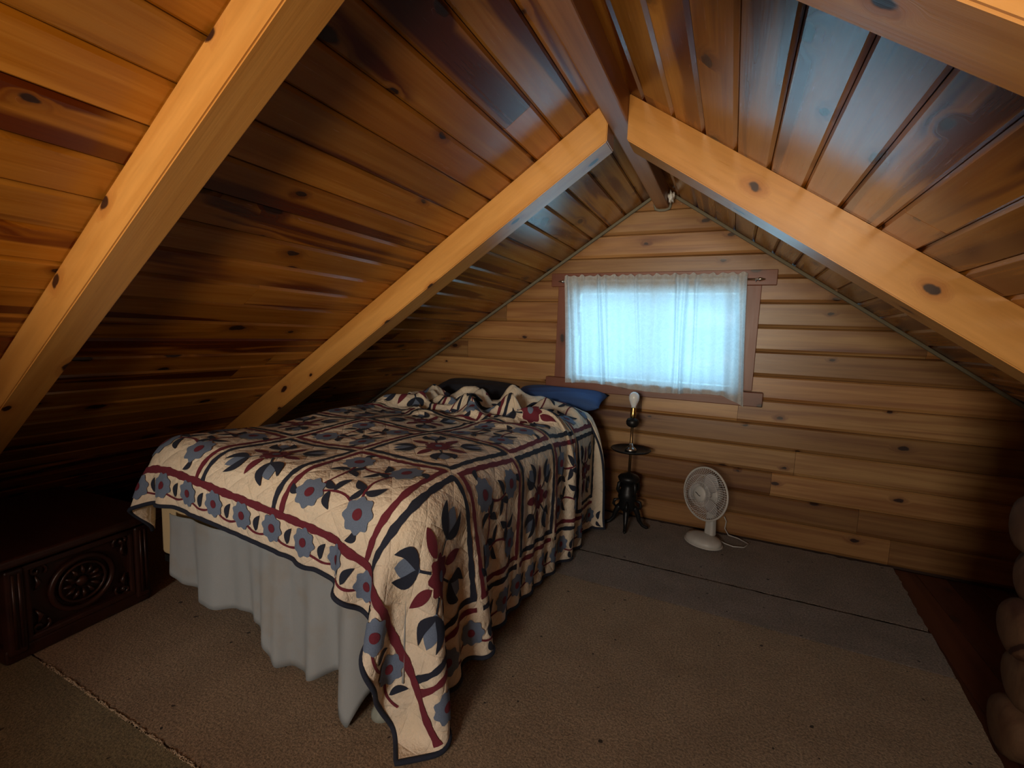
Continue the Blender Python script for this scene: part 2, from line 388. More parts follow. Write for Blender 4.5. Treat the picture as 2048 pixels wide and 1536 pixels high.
# --- curtain and rod
t = NT('lace'); co = t.coord('Object')
vo = t.n('ShaderNodeTexVoronoi', feature='DISTANCE_TO_EDGE'); t.put(vo.inputs['Vector'], co); vo.inputs['Scale'].default_value = 60
fl_ = t.noise(co, 22, 3, .6, 1.2); th_ = t.noise(t.vmath('MULTIPLY', co, (1, 1, .6)), 300, 1)
hol = t.math('ADD', t.math('MULTIPLY', t.ramp(fl_, .42, .58), .10), t.math('MULTIPLY', t.ramp(vo.outputs[0], .02, .12), .06))
hol = t.math('ADD', hol, t.math('MULTIPLY', t.ramp(th_, .45, .6), .04))
tl = t.n('ShaderNodeBsdfTranslucent'); tl.inputs[0].default_value = (.70, .78, .82, 1); df = t.n('ShaderNodeBsdfDiffuse'); df.inputs[0].default_value = (.80, .82, .82, 1)
m1 = t.n('ShaderNodeMixShader'); m1.inputs[0].default_value = .5; t.link(tl.outputs[0], m1.inputs[1]); t.link(df.outputs[0], m1.inputs[2])
tp = t.n('ShaderNodeBsdfTransparent'); m2 = t.n('ShaderNodeMixShader'); t.link(hol, m2.inputs[0]); t.link(m1.outputs[0], m2.inputs[1]); t.link(tp.outputs[0], m2.inputs[2]); t.link(m2.outputs[0], t.out.inputs[0])
M_LACE = t.m
NX, NZ = 260, 60; vs, fs = [], []
def fold(a, zf):
    k = 0
    k += .013 * math.sin(2 * math.pi * (a * 11.5 + .15 * math.sin(5 * a))) * (.4 + .6 * (1 - zf))
    for c, wd, am in ((.035, .012, .022), (.075, .010, .014), (.215, .012, .016), (.25, .008, .012), (.43, .012, .012), (.665, .012, .020), (.70, .010, .018), (.76, .010, .014), (.93, .03, .02), (.985, .012, .015)):
        cc = c + (.02 * (1 - zf) if c < .6 else -.025 * (1 - zf) * (c < .9)); k -= 1.5 * am * math.exp(-((a - cc) / wd) ** 2)
    return k
for i in range(NX + 1):
    a = i / NX
    for j in range(NZ + 1):
        b = j / NZ                                    # 0 = hem, 1 = top ruffle
        xt = -1.152 + a * 1.205; xb = -1.108 + a * 1.205
        sag = .012 * math.sin(a * 9) + (-.055 * max(0, (a - .88) / .12) ** 1.4) + (-.02 * max(0, (a - .3)))
        zb = .945 + sag
        zt = 1.728 + .006 * math.sin(a * 130) + .004 * math.sin(a * 71)
        z = zb + (zt - zb) * b
        xx = xb + (xt - xb) * min(1, b * 1.05) + .004 * math.sin(60 * a + 3 * b)
        y = YF - .070 + fold(a, b) * (1 if z < 1.68 else .5) + (.006 * math.sin(a * 170) * max(0, (b - .88) / .12))
        if z > 1.668: y -= .012 * math.exp(-((z - 1.69) / .012) ** 2)
        vs.append((xx, min(y, YF - .036 if z > .985 else YF - .069), z))
for i in range(NX):
    for j in range(NZ):
        q = i * (NZ + 1) + j; fs.append((q, q + NZ + 1, q + NZ + 2, q + 1))
me = mesh('lace_curtain', vs, fs, True)
o = new_obj('lace_curtain', me, M_LACE); tag(o, 'sheer white lace curtain glowing over the gable window', 'curtain')
M_METAL = plain('bright_steel', (.62, .62, .60), .28, 1.0); M_BRASS = plain('brass', (.62, .42, .16), .28, 1.0)
cr = thing('curtain_rod', (-.54, YF - .066, 1.69), 'thin metal curtain rod with pointed ends above the window', 'curtain rod')
tube('rod', [(-.62, 0, 0), (.655, 0, 0)], .006, M_METAL, cr)
for s, x in ((-1, -.62), (1, .655)):
    tube('finial', [(x, 0, 0), (x + s * .010, 0, 0), (x + s * .02, 0, 0), (x + s * .04, 0, 0)], [.009, .011, .008, .002], M_METAL, cr)
    tube('bracket', [(x - s * .01, 0, -.004), (x - s * .01, .02, -.010), (x - s * .01, .037, -.012)], .004, M_METAL, cr)

# --- carpets
def carpet(name, pts, mat, label, jit=.006, zt=0.0):
    bm = bmesh.new(); random.seed(3)
    loop = []
    for (x0, y0), (x1, y1) in zip(pts, pts[1:] + pts[:1]):
        L = math.hypot(x1 - x0, y1 - y0); n = max(2, int(L / .03))
        for k in range(n):
            f = k / n; nx, ny = -(y1 - y0) / L, (x1 - x0) / L; j = random.gauss(0, jit)
            loop.append((x0 + (x1 - x0) * f + nx * j, y0 + (y1 - y0) * f + ny * j))
    top = [bm.verts.new((x, y, zt)) for x, y in loop]; bot = [bm.verts.new((x, y, -.0125)) for x, y in loop]
    bm.faces.new(top); bm.faces.new(bot[::-1])
    for i in range(len(top)): bm.faces.new((top[i], bot[i], bot[(i + 1) % len(top)], top[(i + 1) % len(top)]))
    o = new_obj(name, bm_mesh(name, bm), mat); return tag(o, label, 'carpet', 'carpet pieces on the loft floor')
M_CT = carpet_mat('tan_carpet', (.34, .245, .155), (.28, .20, .125), (.03, .02, .012))
M_CG = carpet_mat('grey_carpet', (.25, .20, .165), (.19, .155, .125), (.03, .02, .015))
M_CF = carpet_mat('olive_carpet', (.25, .21, .115), (.18, .15, .08), (.04, .03, .015))
carpet('carpet', [(-3.7, 2.695), (.935, 2.688), (.975, 3.383), (-3.7, 3.383)], M_CG, 'grey-brown carpet piece along the gable wall under the fan', .004, -.0075)
carpet('carpet', [(-3.7, 2.335), (.915, 2.330), (.935, 2.656), (-3.7, 2.662)], M_CG, 'narrow grey-brown carpet strip between the two floor seams', .0012)
carpet('carpet', [(-3.7, .751), (.79, .751), (.885, 1.95), (.915, 2.322), (-3.7, 2.327)], M_CT, 'large tan carpet piece in front of the bed', .0015)
oc = carpet('carpet', [(-3.7, YB + .02), (.62, YB + .02), (.79, .744), (-3.7, .743)], M_CF, 'olive brown carpet piece at the near left corner', .0015)
M_FRAY = plain('frayed_jute', (.5, .40, .28), .95, scale=200, bump=.8)
random.seed(4); vs, fs = [], []
for k in range(900):                                   # loose backing fibres along the cut edge
    x = random.uniform(-2.25, .7); y = .742 + random.gauss(0, .002); a = random.uniform(0, 3.14); l = random.uniform(.008, .03)
    v_, f_ = tube_geo([(x, y, .001), (x + l * .5 * math.cos(a), y + .15 * l * math.sin(a), .004), (x + l * math.cos(a), y + .25 * l * math.sin(a), .001)], .0012, 3)
    b0 = len(vs); vs += v_; fs += [tuple(i + b0 for i in f) for f in f_]
o = new_obj('frayed_edge', mesh('frayed_edge', vs, fs), M_FRAY, oc); o['kind'] = 'stuff'

# --- log half wall at the right
lw = bpy.data.objects.new('wall_right', None); COL.objects.link(lw); lw.location = (.9, 1.98, 0); lw['kind'] = 'structure'; lw['label'] = 'stacked round log wall at the right edge'
random.seed(8)
for k in range(7):
    r = .098; zc = .078 + k * .170; n = 20; x0 = -.01 + (.0, .018, -.012, .01, -.02, .015, 0)[k]; x1 = XR + (ZR - zc - .11) / SL - .9
    pr = [(x0, r * .62), (x0 + .008, r * .86), (x0 + .022, r * .97), (x0 + .06, r), ((x0 + x1) / 2, r * 1.01), (x1, r)]
    vs, fs = [], []
    for (x, rr) in pr:
        for q in range(n):
            a = 2 * math.pi * q / n; w = 1 + .03 * math.sin(3 * a + k) ; vs.append((x, rr * w * math.cos(a), rr * w * math.sin(a) if zc + rr * w * math.sin(a) > -.01 else -zc - .01))
    for i in range(len(pr) - 1):
        for q in range(n): fs.append((i * n + q, i * n + (q + 1) % n, (i + 1) * n + (q + 1) % n, (i + 1) * n + q))
    fs += [tuple(range(n))[::-1], tuple((len(pr) - 1) * n + q for q in range(n))]
    new_obj('log', mesh('log', vs, fs, True), M_LOG, lw, Matrix.Translation((0, 0, zc)))
# ---------------------------------------------------------------- quilt cloth: numpy position-based drape
QU0, QU1, QV0, QV1 = -1.50, 0.645, -0.575, 1.84      # cloth extents, metres, A = (0,0)
PITCH = 0.44
BED = dict(x0=-2.22, x1=-0.81, y0=1.085, y1=3.20, top=0.775)
CH_C, CH_ANG = None, None
def sd_box(P, c, hx, r):
    q = np.abs(P - c) - (hx - r)
    qp = np.maximum(q, 0)
    L = np.sqrt((qp ** 2).sum(-1)) + 1e-9
    ins = np.minimum(q.max(-1), 0)
    d = L + ins - r
    n = np.where((ins < 0)[..., None], (q == q.max(-1, keepdims=True)) * 1.0, qp / L[..., None]) * np.sign(P - c)
    return d, n
def drape(chest=None):
    st = 0.024
    nu = int(round((QU1 - QU0) / st)) + 1; nv = int(round((QV1 - QV0) / st)) + 1
    u = np.linspace(QU0, QU1, nu); v = np.linspace(QV0, QV1, nv)
    U, V = np.meshgrid(u, v, indexing='ij')
    rng = np.random.RandomState(5)
    th = math.radians(4.0); Ax, Ay = -0.895, 1.40
    # push fabric together towards the head so that it buckles
    Vc = np.where(V > 0.75, 0.75 + (V - 0.75) * 0.84, V)
    X = Ax + U * math.cos(th) + Vc * math.sin(th)
    Y = Ay - U * math.sin(th) + Vc * math.cos(th)
    lo = np.zeros_like(X)
    for k in range(26):
        kx, ky, ph = rng.uniform(-14, 14), rng.uniform(-16, 16), rng.uniform(0, 6.28)
        lo += np.sin(kx * X + ky * Y + ph)
    lo /= 26 ** .5
    Z = 0.83 + 0.012 * lo + 0.06 * np.clip((V - 0.7) / 0.4, 0, 1) * lo
    P = np.stack([X, Y, Z], -1); Q = P.copy()
    du, dv = u[1] - u[0], v[1] - v[0]; dg = math.hypot(du, dv)
    b = BED
    bc = np.array([(b['x0'] + b['x1']) / 2, (b['y0'] + b['y1']) / 2, b['top'] / 2]); bh = np.array([(b['x1'] - b['x0']) / 2, (b['y1'] - b['y0']) / 2, b['top'] / 2])
    def con(A, B, L, k, ex=False):
        d = B - A; l = np.sqrt((d * d).sum(-1, keepdims=True)) + 1e-9
        c = d * (0.5 * k * (1 - L / l))
        A += c; B -= c
    n = 230
    for it in range(n):
        Vv = (P - Q) * (0.985 if it < 170 else 0.9)
        Q = P.copy(); P = P + Vv; P[..., 2] -= 9.8 * (1 / 70) ** 2
        for s in range(9):
            for o in (0, 1):
                m = (nu - o) // 2 * 2
                con(P[o:o + m:2], P[o + 1:o + m:2], du, 1)
                m = (nv - o) // 2 * 2
                con(P[:, o:o + m:2], P[:, o + 1:o + m:2], dv, 1)
                m = (nu - 1 - o) // 2 * 2 + o
                con(P[o:nu - 1:2, :-1], P[o + 1:nu:2, 1:][:len(P[o:nu - 1:2])], dg, .35)
                con(P[o:nu - 1:2, 1:], P[o + 1:nu:2, :-1][:len(P[o:nu - 1:2])], dg, .35)
            if s % 3 == 0:
                for o in range(3):
                    for st_ in (3,):
                        A = P[o::6]; B = P[o + 3::6]; k_ = min(len(A), len(B)); con(A[:k_], B[:k_], 3 * du, .16)
                        A = P[o + 3::6]; B = P[o + 6::6]; k_ = min(len(A), len(B)); con(A[:k_], B[:k_], 3 * du, .16)
                        A = P[:, o::6]; B = P[:, o + 3::6]; k_ = min(A.shape[1], B.shape[1]); con(A[:, :k_], B[:, :k_], 3 * dv, .16)
                        A = P[:, o + 3::6]; B = P[:, o + 6::6]; k_ = min(A.shape[1], B.shape[1]); con(A[:, :k_], B[:, :k_], 3 * dv, .16)
            if s % 2 == 0 or s == 8:
                hit = np.zeros((nu, nv), bool)
                d, nn = sd_box(P, bc, bh, 0.12)
                w = d < 0.022
                P[w] += nn[w] * (0.022 - d[w])[:, None]
                g = w & (nn[..., 2] > 0.6)
                P[g, :2] -= (P[g, :2] - Q[g, :2]) * 0.93; hit |= w & ~g
                if chest is not None:
                    cc, hh, an = chest
                    c_, s_ = math.cos(an), math.sin(an)
                    R_ = np.array([[c_, -s_, 0], [s_, c_, 0], [0, 0, 1]])
                    L_ = (P - cc) @ R_
                    d, nn = sd_box(L_, np.zeros(3), hh, 0.02)
                    w = d < 0.016
                    P[w] += (nn[w] * (0.016 - d[w])[:, None]) @ R_.T; hit |= w
                w = P[..., 2] < 0.014
                P[w, 2] = 0.014; hit |= w
                w = P[..., 1] > 3.04
                P[w, 1] = 3.04
                # friction
                T = P[hit] - Q[hit]; P[hit] -= T * 0.35
    # slept-in crumple towards the head, soft swells elsewhere
    top = np.clip((P[..., 2] - 0.70) / 0.07, 0, 1); w = np.clip((V - 0.72) / 0.40, 0, 1); w = w * w * (3 - 2 * w)
    side = np.clip((U + 1.40) / .3, 0, 1) * np.clip((-.02 - U) / .3, 0, 1)
    rid = np.zeros_like(U)
    for kx, ky, ph, am in ((9, 17, 0, 1), (-15, 13, 1.7, .8), (21, 9, 4, .55), (-8, 26, 2.2, .6), (30, -17, .5, .3)):
        rid += am * (1 - 2 * np.abs(np.sin(.5 * (kx * U + ky * V + ph + 1.1 * np.sin(5 * U + 3 * V + ph)))))
    P[..., 2] += top * w * (.25 + .75 * side) * np.maximum(.046 * (rid + 1.1), -.014)
    P[..., 1] += top * w * side * .018 * np.sin(19 * U + 8 * V)
    P[..., 2] += top * (1 - w) * .009 * (np.sin(7 * V + 3 * U + 1) + np.sin(11 * U - 4 * V) * .6)
    return u, v, P

# ================================================================ bed
M_BOX = fabric('cream_ticking', (.62, .49, .28), .08); M_MATT = fabric('white_ticking', (.6, .58, .54), .06)
M_SKIRT = fabric('grey_white_cotton', (.29, .315, .325), .08, blotch=.4, blot_col=(.28, .25, .20))
M_DARKMET = plain('dark_metal', (.03, .03, .03), .5, .6); M_CUP = plain('castor_cup', (.26, .28, .24), .4)
b = BED
bed = thing('bed', ((b['x0'] + b['x1']) / 2, (b['y0'] + b['y1']) / 2, 0), 'low double bed with its head against the gable wall', 'bed')
bw, bl = b['x1'] - b['x0'], b['y1'] - b['y0']
box('mattress', (0, 0, .655), (bw - .01, bl - .01, .235), M_MATT, bed, .085, 5)
box('box_spring', (0, .012, .405), (bw - .05, bl - .07, .255), M_BOX, bed, .02, 3)
bm = bmesh.new()
for x in (-bw / 2 + .06, bw / 2 - .06): box_bm(bm, (x, 0, .262), (.035, bl - .1, .028))
for y in (-bl / 2 + .08, 0, bl / 2 - .08): box_bm(bm, (0, y, .262), (bw - .1, .035, .028))
new_obj('bed_frame', bm_mesh('bed_frame', bm), M_DARKMET, bed)
for sx in (-1, 1):
    for sy in (-1, 1):
        lx, ly = sx * (bw / 2 - (.155 if sx > 0 else .30)), sy * (bl / 2 - (.055 if sx > 0 else .35))
        lg = lathe('leg', [(.02, .04), (.022, .25)], M_DARKMET, bed, 16, (lx, ly, 0))
        lathe('castor_cup', [(.030, .001), (.038, .006), (.037, .02), (.030, .035), (.026, .045)], M_CUP, lg, 20, (lx, ly, 0))
# bed skirt hanging crooked at the foot and along the right side
def skirt(path, bott, ztop, name):
    vs, fs = [], []; N = len(path); K = 14
    for i, (x, y) in enumerate(path):
        for k in range(K + 1):
            f = k / K; z = ztop + (bott[i] - ztop) * f
            s = i / (N - 1)
            wv = (.022 * math.sin(s * 31 + 1.6 * math.sin(s * 9)) + .006 * math.sin(s * 83 + 2 * math.sin(s * 13))) * (.25 + .75 * f)
            vs.append((x + wv * path_n[i][0], y + wv * path_n[i][1], z))
    for i in range(N - 1):
        for k in range(K):
            q = i * (K + 1) + k; fs.append((q, q + K + 1, q + K + 2, q + 1))
    o = new_obj(name, mesh(name, vs, fs, True), M_SKIRT, bed)
    m = o.modifiers.new('thick', 'SOLIDIFY'); m.thickness = .003; return o
prof = [(-2.20, .30), (-2.06, .262), (-1.975, .215), (-1.88, .168), (-1.75, .172), (-1.63, .19), (-1.53, .17), (-1.49, .124), (-1.41, .055), (-1.26, .06), (-1.14, .115), (-1.09, .05), (-1.03, .004), (-.99, .10), (-.93, .19), (-.85, .2)]
N = 150; path, path_n, bott = [], [], []
for i in range(N):
    x = b['x0'] + .16 + (b['x1'] - b['x0'] - .19) * i / (N - 1); path.append((x - bed.location.x, b['y0'] + .016 - bed.location.y - (.05 * math.exp(-((x + 1.03) / .05) ** 2)))); path_n.append((0, -1))
    bott.append(float(np.interp(x, [p[0] for p in prof], [p[1] for p in prof])))
skirt(path, bott, .50, 'bed_skirt')

# ================================================================ quilt
CHEST_AT, CHEST_RZ = (-2.345, .92), .09
cc_ = (CHEST_AT[0] - .36 * math.cos(CHEST_RZ), CHEST_AT[1] - .36 * math.sin(CHEST_RZ), .215)
QU, QV, QP = drape((np.array(cc_), np.array([.40, .31, .215]), CHEST_RZ))
_du, _dv = QU[1] - QU[0], QV[1] - QV[0]
def _cr(t):
    t2, t3 = t * t, t * t * t
    # B-spline weights: keeps the cloth smooth
    return [(1 - 3 * t + 3 * t2 - t3) / 6, (4 - 6 * t2 + 3 * t3) / 6, (1 + 3 * t + 3 * t2 - 3 * t3) / 6, t3 / 6]
def S(u, v):
    u = np.asarray(u, float); v = np.asarray(v, float)
    fu = np.clip((u - QU[0]) / _du, 0, len(QU) - 1 - 1e-6); fv = np.clip((v - QV[0]) / _dv, 0, len(QV) - 1 - 1e-6)
    iu = fu.astype(int); iv = fv.astype(int); wu = _cr(fu - iu); wv = _cr(fv - iv); out = 0
    for a in range(4):
        ia = np.clip(iu + a - 1, 0, len(QU) - 1)
        for c in range(4):
            ic = np.clip(iv + c - 1, 0, len(QV) - 1); out = out + (wu[a] * wv[c])[..., None] * QP[ia, ic]
    return out
def SN(u, v, off):
    h = .006
    d1 = S(u + h, v) - S(u - h, v); d2 = S(u, v + h) - S(u, v - h); n = np.cross(d1, d2); n /= np.linalg.norm(n, axis=-1, keepdims=True) + 1e-12
    return S(u, v) + n * off
t = NT('quilt_cotton'); uvn = t.n('ShaderNodeUVMap'); sp = t.n('ShaderNodeSeparateXYZ'); t.link(uvn.outputs[0], sp.inputs[0])
def dline(e, k): return t.math('PINGPONG', t.math('MULTIPLY', e, k), 1.0)
d1 = dline(t.math('ADD', sp.outputs[0], sp.outputs[1]), 14.0); d2 = dline(t.math('SUBTRACT', sp.outputs[0], sp.outputs[1]), 14.0)
puff = t.math('MULTIPLY', t.math('POWER', d1, .45), t.math('POWER', d2, .45)); wea = t.noise(uvn.outputs[0], 420, 2, .6); wrk = t.noise(uvn.outputs[0], 26, 4, .6)
stain = t.noise(uvn.outputs[0], 7, 3)
c = t.mix(wea, (.70, .60, .46), (.80, .70, .56)); c = t.mix(t.math('MULTIPLY', t.ramp(stain, .5, .7), .35), c, (.70, .55, .36))
t.bsdf(c, .88, 0, t.bump(t.math('ADD', t.math('ADD', puff, t.math('MULTIPLY', wrk, 1.6)), t.math('MULTIPLY', wea, .08)), .8, .010), Specular_IOR_Level=.2); M_QUILT = t.m
M_MAR = fabric('maroon_print', (.135, .014, .028), .35, 260); M_NAV = fabric('navy_print', (.013, .018, .036), .35, 260); M_BLU = fabric('blue_grey_print', (.13, .175, .26), .25, 240)
st = .012; nu = int((QU1 - QU0) / st) + 1; nv = int((QV1 - QV0) / st) + 1
gu, gv = np.meshgrid(np.linspace(QU0, QU1, nu), np.linspace(QV0, QV1, nv), indexing='ij')
pts = S(gu, gv).reshape(-1, 3)
me = bpy.data.meshes.new('quilt'); idx = np.arange(nu * nv).reshape(nu, nv)
fs = np.stack([idx[:-1, :-1], idx[1:, :-1], idx[1:, 1:], idx[:-1, 1:]], -1).reshape(-1, 4)
me.from_pydata(pts.tolist(), [], fs.tolist()); me.polygons.foreach_set('use_smooth', [True] * len(me.polygons))
uvl = me.uv_layers.new(name='UVMap'); li = np.empty(len(me.loops), int); me.loops.foreach_get('vertex_index', li)
uvl.data.foreach_set('uv', np.stack([gu.ravel()[li], gv.ravel()[li]], -1).ravel()); me.update()
quilt = new_obj('quilt', me, M_QUILT); tag(quilt, 'cream appliqued quilt with maroon, navy and blue flowers draped over the bed', 'quilt')
mod = quilt.modifiers.new('thick', 'SOLIDIFY'); mod.thickness = .010; mod.offset = -1
per = [(u, QV0) for u in np.linspace(QU0, QU1, 200)] + [(QU1, v) for v in np.linspace(QV0, QV1, 200)[1:]] + [(u, QV1) for u in np.linspace(QU1, QU0, 200)[1:]] + [(QU0, v) for v in np.linspace(QV1, QV0, 200)[1:-1]]
bp = S(np.array([p[0] for p in per]), np.array([p[1] for p in per])) - np.array([0, 0, .004])
tube('binding', bp.tolist(), .0085, M_NAV, quilt, 6, True)

rngq = random.Random(21)
def patch(name, G, mat, parent=quilt, off=.0032, close=False):
    """G: (n, m, 2) array of quilt coordinates, sewn on the draped cloth"""
    if G[..., 0].min() < QU0 + .006 or G[..., 0].max() > QU1 - .006 or G[..., 1].min() < QV0 + .006 or G[..., 1].max() > QV1 - .006: return None
    n, m = G.shape[:2]; P = SN(G[..., 0], G[..., 1], off).reshape(-1, 3)
    ii = np.arange(n * m).reshape(n, m); j2 = np.concatenate([ii, ii[:, :1]], 1) if close else ii
    F = np.stack([j2[:-1, :-1], j2[1:, :-1], j2[1:, 1:], j2[:-1, 1:]], -1).reshape(-1, 4).tolist()
    if close: F.append(list(ii[0]))
    me = mesh(name, P, F, True); return new_obj(name, me, mat, parent)
def strip(name, pts, w, mat, off=.0028, jit=.0016):
    pts = np.array(pts, float); seg = np.r_[0, np.cumsum(np.linalg.norm(np.diff(pts, axis=0), axis=1))]; n = max(3, int(seg[-1] / .011) + 1)
    s = np.linspace(0, seg[-1], n); c = np.stack([np.interp(s, seg, pts[:, k]) for k in (0, 1)], -1)
    tg = np.gradient(c, axis=0); tg /= np.linalg.norm(tg, axis=1, keepdims=True) + 1e-9; nn = np.stack([-tg[:, 1], tg[:, 0]], -1)
    ph = rngq.uniform(0, 6); ww = w / 2 + jit * np.sin(s * 70 + ph) + jit * .6 * np.sin(s * 163 + ph)
    a = np.linspace(-1, 1, 3)
    return patch(name, c[:, None] + nn[:, None] * (a[None, :, None] * ww[:, None, None]), mat, off=off)
def leaf(name, p, ang, L, W, mat, bend=.15, parent=quilt, off=.0034):
    s = np.linspace(0, 1, 9); hw = W / 2 * np.sin(np.pi * s ** .8) ** .75; hw[0] = hw[-1] = .0006
    ax = s * L; ay = bend * L * np.sin(np.pi * s); a = np.linspace(-1, 1, 5)
    X = ax[:, None] + 0 * a; Y = ay[:, None] + hw[:, None] * a
    ca, sa = math.cos(ang), math.sin(ang)
    return patch(name, np.stack([p[0] + X * ca - Y * sa, p[1] + X * sa + Y * ca], -1), mat, parent, off)
def disc(name, p, r, mat, lobes=0, amp=0, rings=6, n=40, parent=quilt, off=.0040, rot=0, sq=1.0):
    a = np.linspace(0, 2 * np.pi, n, endpoint=False); rr = r * (1 + (amp * np.cos(lobes * (a - rot)) if lobes else 0)); f = np.linspace(.04, 1, rings)
    return patch(name, np.stack([p[0] + f[:, None] * rr * np.cos(a), p[1] + f[:, None] * rr * np.sin(a) * sq], -1), mat, parent, off, True)
def flower(p, r):
    o = disc('flower', p, r, M_BLU, 8, .10, rot=rngq.uniform(0, 1))
    if o: disc('flower_center', p, r * .33, M_MAR, 0, 0, 3, 20, o, .0056)
def rotp(p, c, a): x, y = p; return (c[0] + x * math.cos(a) - y * math.sin(a), c[1] + x * math.sin(a) + y * math.cos(a))
def frame(c0, c1, r0, r1, mat, skip=()):
    i = .020
    e = dict(l=[(c0 + i, r0 + i * .6), (c0 + i, r1 - i * .6)], r=[(c1 - i, r0 + i * .6), (c1 - i, r1 - i * .6)], b=[(c0 + i * .6, r0 + i), (c1 - i * .6, r0 + i)], t=[(c0 + i * .6, r1 - i), (c1 - i * .6, r1 - i)])
    for k, v in e.items():
        if k not in skip: strip('sashing_strip', v, .021, mat, .0026 + .0006 * (k in 'bt'))
def star(c):
    for k in range(4):
        a = k * math.pi / 2
        leaf('petal', rotp((.052, 0), c, a), a, .088, .036, M_MAR, 0)
        d = a + math.pi / 4
        strip('stem', [rotp((.05, 0), c, d), rotp((.105, 0), c, d)], .0075, M_NAV, .0026, .0004)
        tl = leaf('tulip', rotp((.090, 0), c, d), d, .094, .060, M_BLU, 0, off=.0036)
        for sg in (-1, 1): leaf('tulip_petal', rotp((.094, 0), c, d), d + sg * .34, .100, .036, M_NAV, sg * .20, off=.0046)
    o = disc('star_center', c, .053, M_MAR, 8, .13, rot=math.pi / 8)
    if o: disc('star_eye', c, .015, M_BLU, 0, 0, 3, 16, o, .0056)
def wreath(c):
    for k in range(4):
        a = k * math.pi / 2
        q = [rotp(p, c, a) for p in [(.118 - .045 * math.sin(math.pi * f) ** 1.0, -.118 + .236 * f) for f in np.linspace(.12, .88, 15)]]
        strip('stem', q, .0085, M_MAR, .0024, .0005)
        leaf('leaf', rotp((.075, -.03), c, a), a + math.radians(160), .066, .027, M_NAV, .12)
        leaf('leaf', rotp((.083, -.045), c, a), a + math.radians(35), .072, .028, M_NAV, -.14)
        leaf('leaf', rotp((.085, .05), c, a), a + math.radians(75 + 90), .060, .026, M_NAV, -.12)
        leaf('leaf', rotp((.155, .13), c, a), a + math.radians(-30), .05, .026, M_NAV, .2)
    for sx in (-1, 1):
        for sy in (-1, 1): flower((c[0] + sx * .112, c[1] + sy * .112), .054)
for r in range(-1, 4):
    for cidx in range(-3, 1):
        c0, r0 = cidx * PITCH, r * PITCH; ctr = (c0 + PITCH / 2, r0 + PITCH / 2); is_star = (cidx + r) % 2 == 1
        frame(c0, c0 + PITCH, r0, r0 + PITCH, M_NAV if is_star else M_MAR, ('b',) if r == -1 else ())
        (star if is_star else wreath)(ctr)
    strip('sashing_strip', [(PITCH + .020, r * PITCH + .012), (PITCH + .020, (r + 1) * PITCH - .012)], .021, M_MAR if (r % 2 == 1) else M_NAV)
strip('border_strip', [(QU0 + .02, -PITCH), (QU1 - .02, -PITCH)], .027, M_MAR, .0036)
def vine(fn, s0, s1, per=.160, sg=1):
    s = np.arange(s0, s1, per)
    for k, a in enumerate(s):
        q = [fn(x, -.030 * sg * math.sin(math.pi * (x - a) / per)) for x in np.linspace(a + .03, a + per - .03, 12)]
        strip('stem', q, .0080, M_MAR, .0024, .0004)
        flower(fn(a, .012 * sg), .047)
        m = a + per * .48
        p0, p1 = fn(m, -.022 * sg), fn(m + .02, .05 * sg); leaf('leaf', p0, math.atan2(p1[1] - p0[1], p1[0] - p0[0]), .062, .026, M_NAV, .15)
        p0, p1 = fn(m - .012, -.034 * sg), fn(m + .024, -.09 * sg); leaf('leaf', p0, math.atan2(p1[1] - p0[1], p1[0] - p0[0]), .052, .024, M_NAV, -.12)
vine(lambda s, o: (s, -.508 + o), -1.42, .48)
vine(lambda s, o: (.555 - o, s), -.36, 1.74)

# ================================================================ pillows
def pillow(name, loc, rot, w, d, h, mat, label, seed=0):
    n = 28; vs, fs = [], []; rg = random.Random(seed); ph = [rg.uniform(0, 6) for _ in range(6)]
    for sgn in (1, -1):
        for i in range(n + 1):
            for j in range(n + 1):
                x, y = -1 + 2 * i / n, -1 + 2 * j / n
                e = max(0, 1 - x ** 4) ** .55 * max(0, 1 - y ** 4) ** .55
                pin = 1 - .05 * (1 - abs(y) ** 2) * abs(x) ** 3; pin2 = 1 - .07 * (1 - abs(x) ** 2) * abs(y) ** 3
                wr = .06 * math.sin(5 * x + 3 * y + ph[0]) + .05 * math.sin(9 * y - 4 * x + ph[1])
                vs.append((x * w / 2 * pin, y * d / 2 * pin2, sgn * h / 2 * e * (1 + wr)))
    o = (n + 1) ** 2
    for i in range(n):
        for j in range(n):
            q = i * (n + 1) + j; fs.append((q, q + n + 1, q + n + 2, q + 1)); q += o; fs.append((q, q + 1, q + n + 2, q + n + 1))
    bm = bmesh.new(); bm.from_mesh(mesh(name, vs, fs)); bmesh.ops.remove_doubles(bm, verts=bm.verts[:], dist=.0008)
    ob = new_obj(name, bm_mesh(name, bm, True), mat); ob.location = loc; ob.rotation_euler = rot; return tag(ob, label, 'pillow', 'pillows at the head of the bed')
M_BLUE = fabric('blue_pillowcase', (.035, .085, .24), .12); M_CHAR = fabric('charcoal_pillowcase', (.018, .020, .030), .12); M_PALE = fabric('pale_pillowcase', (.34, .33, .29), .08)
pillow('pillow', (-1.13, 3.225, .842), (math.radians(12), 0, 0), .70, .29, .115, M_BLUE, 'blue pillow at the head of the bed below the window', 1)
pillow('pillow', (-1.83, 3.225, .846), (math.radians(12), 0, 0), .66, .29, .11, M_CHAR, 'charcoal pillow on the bed beside the blue pillow', 2)

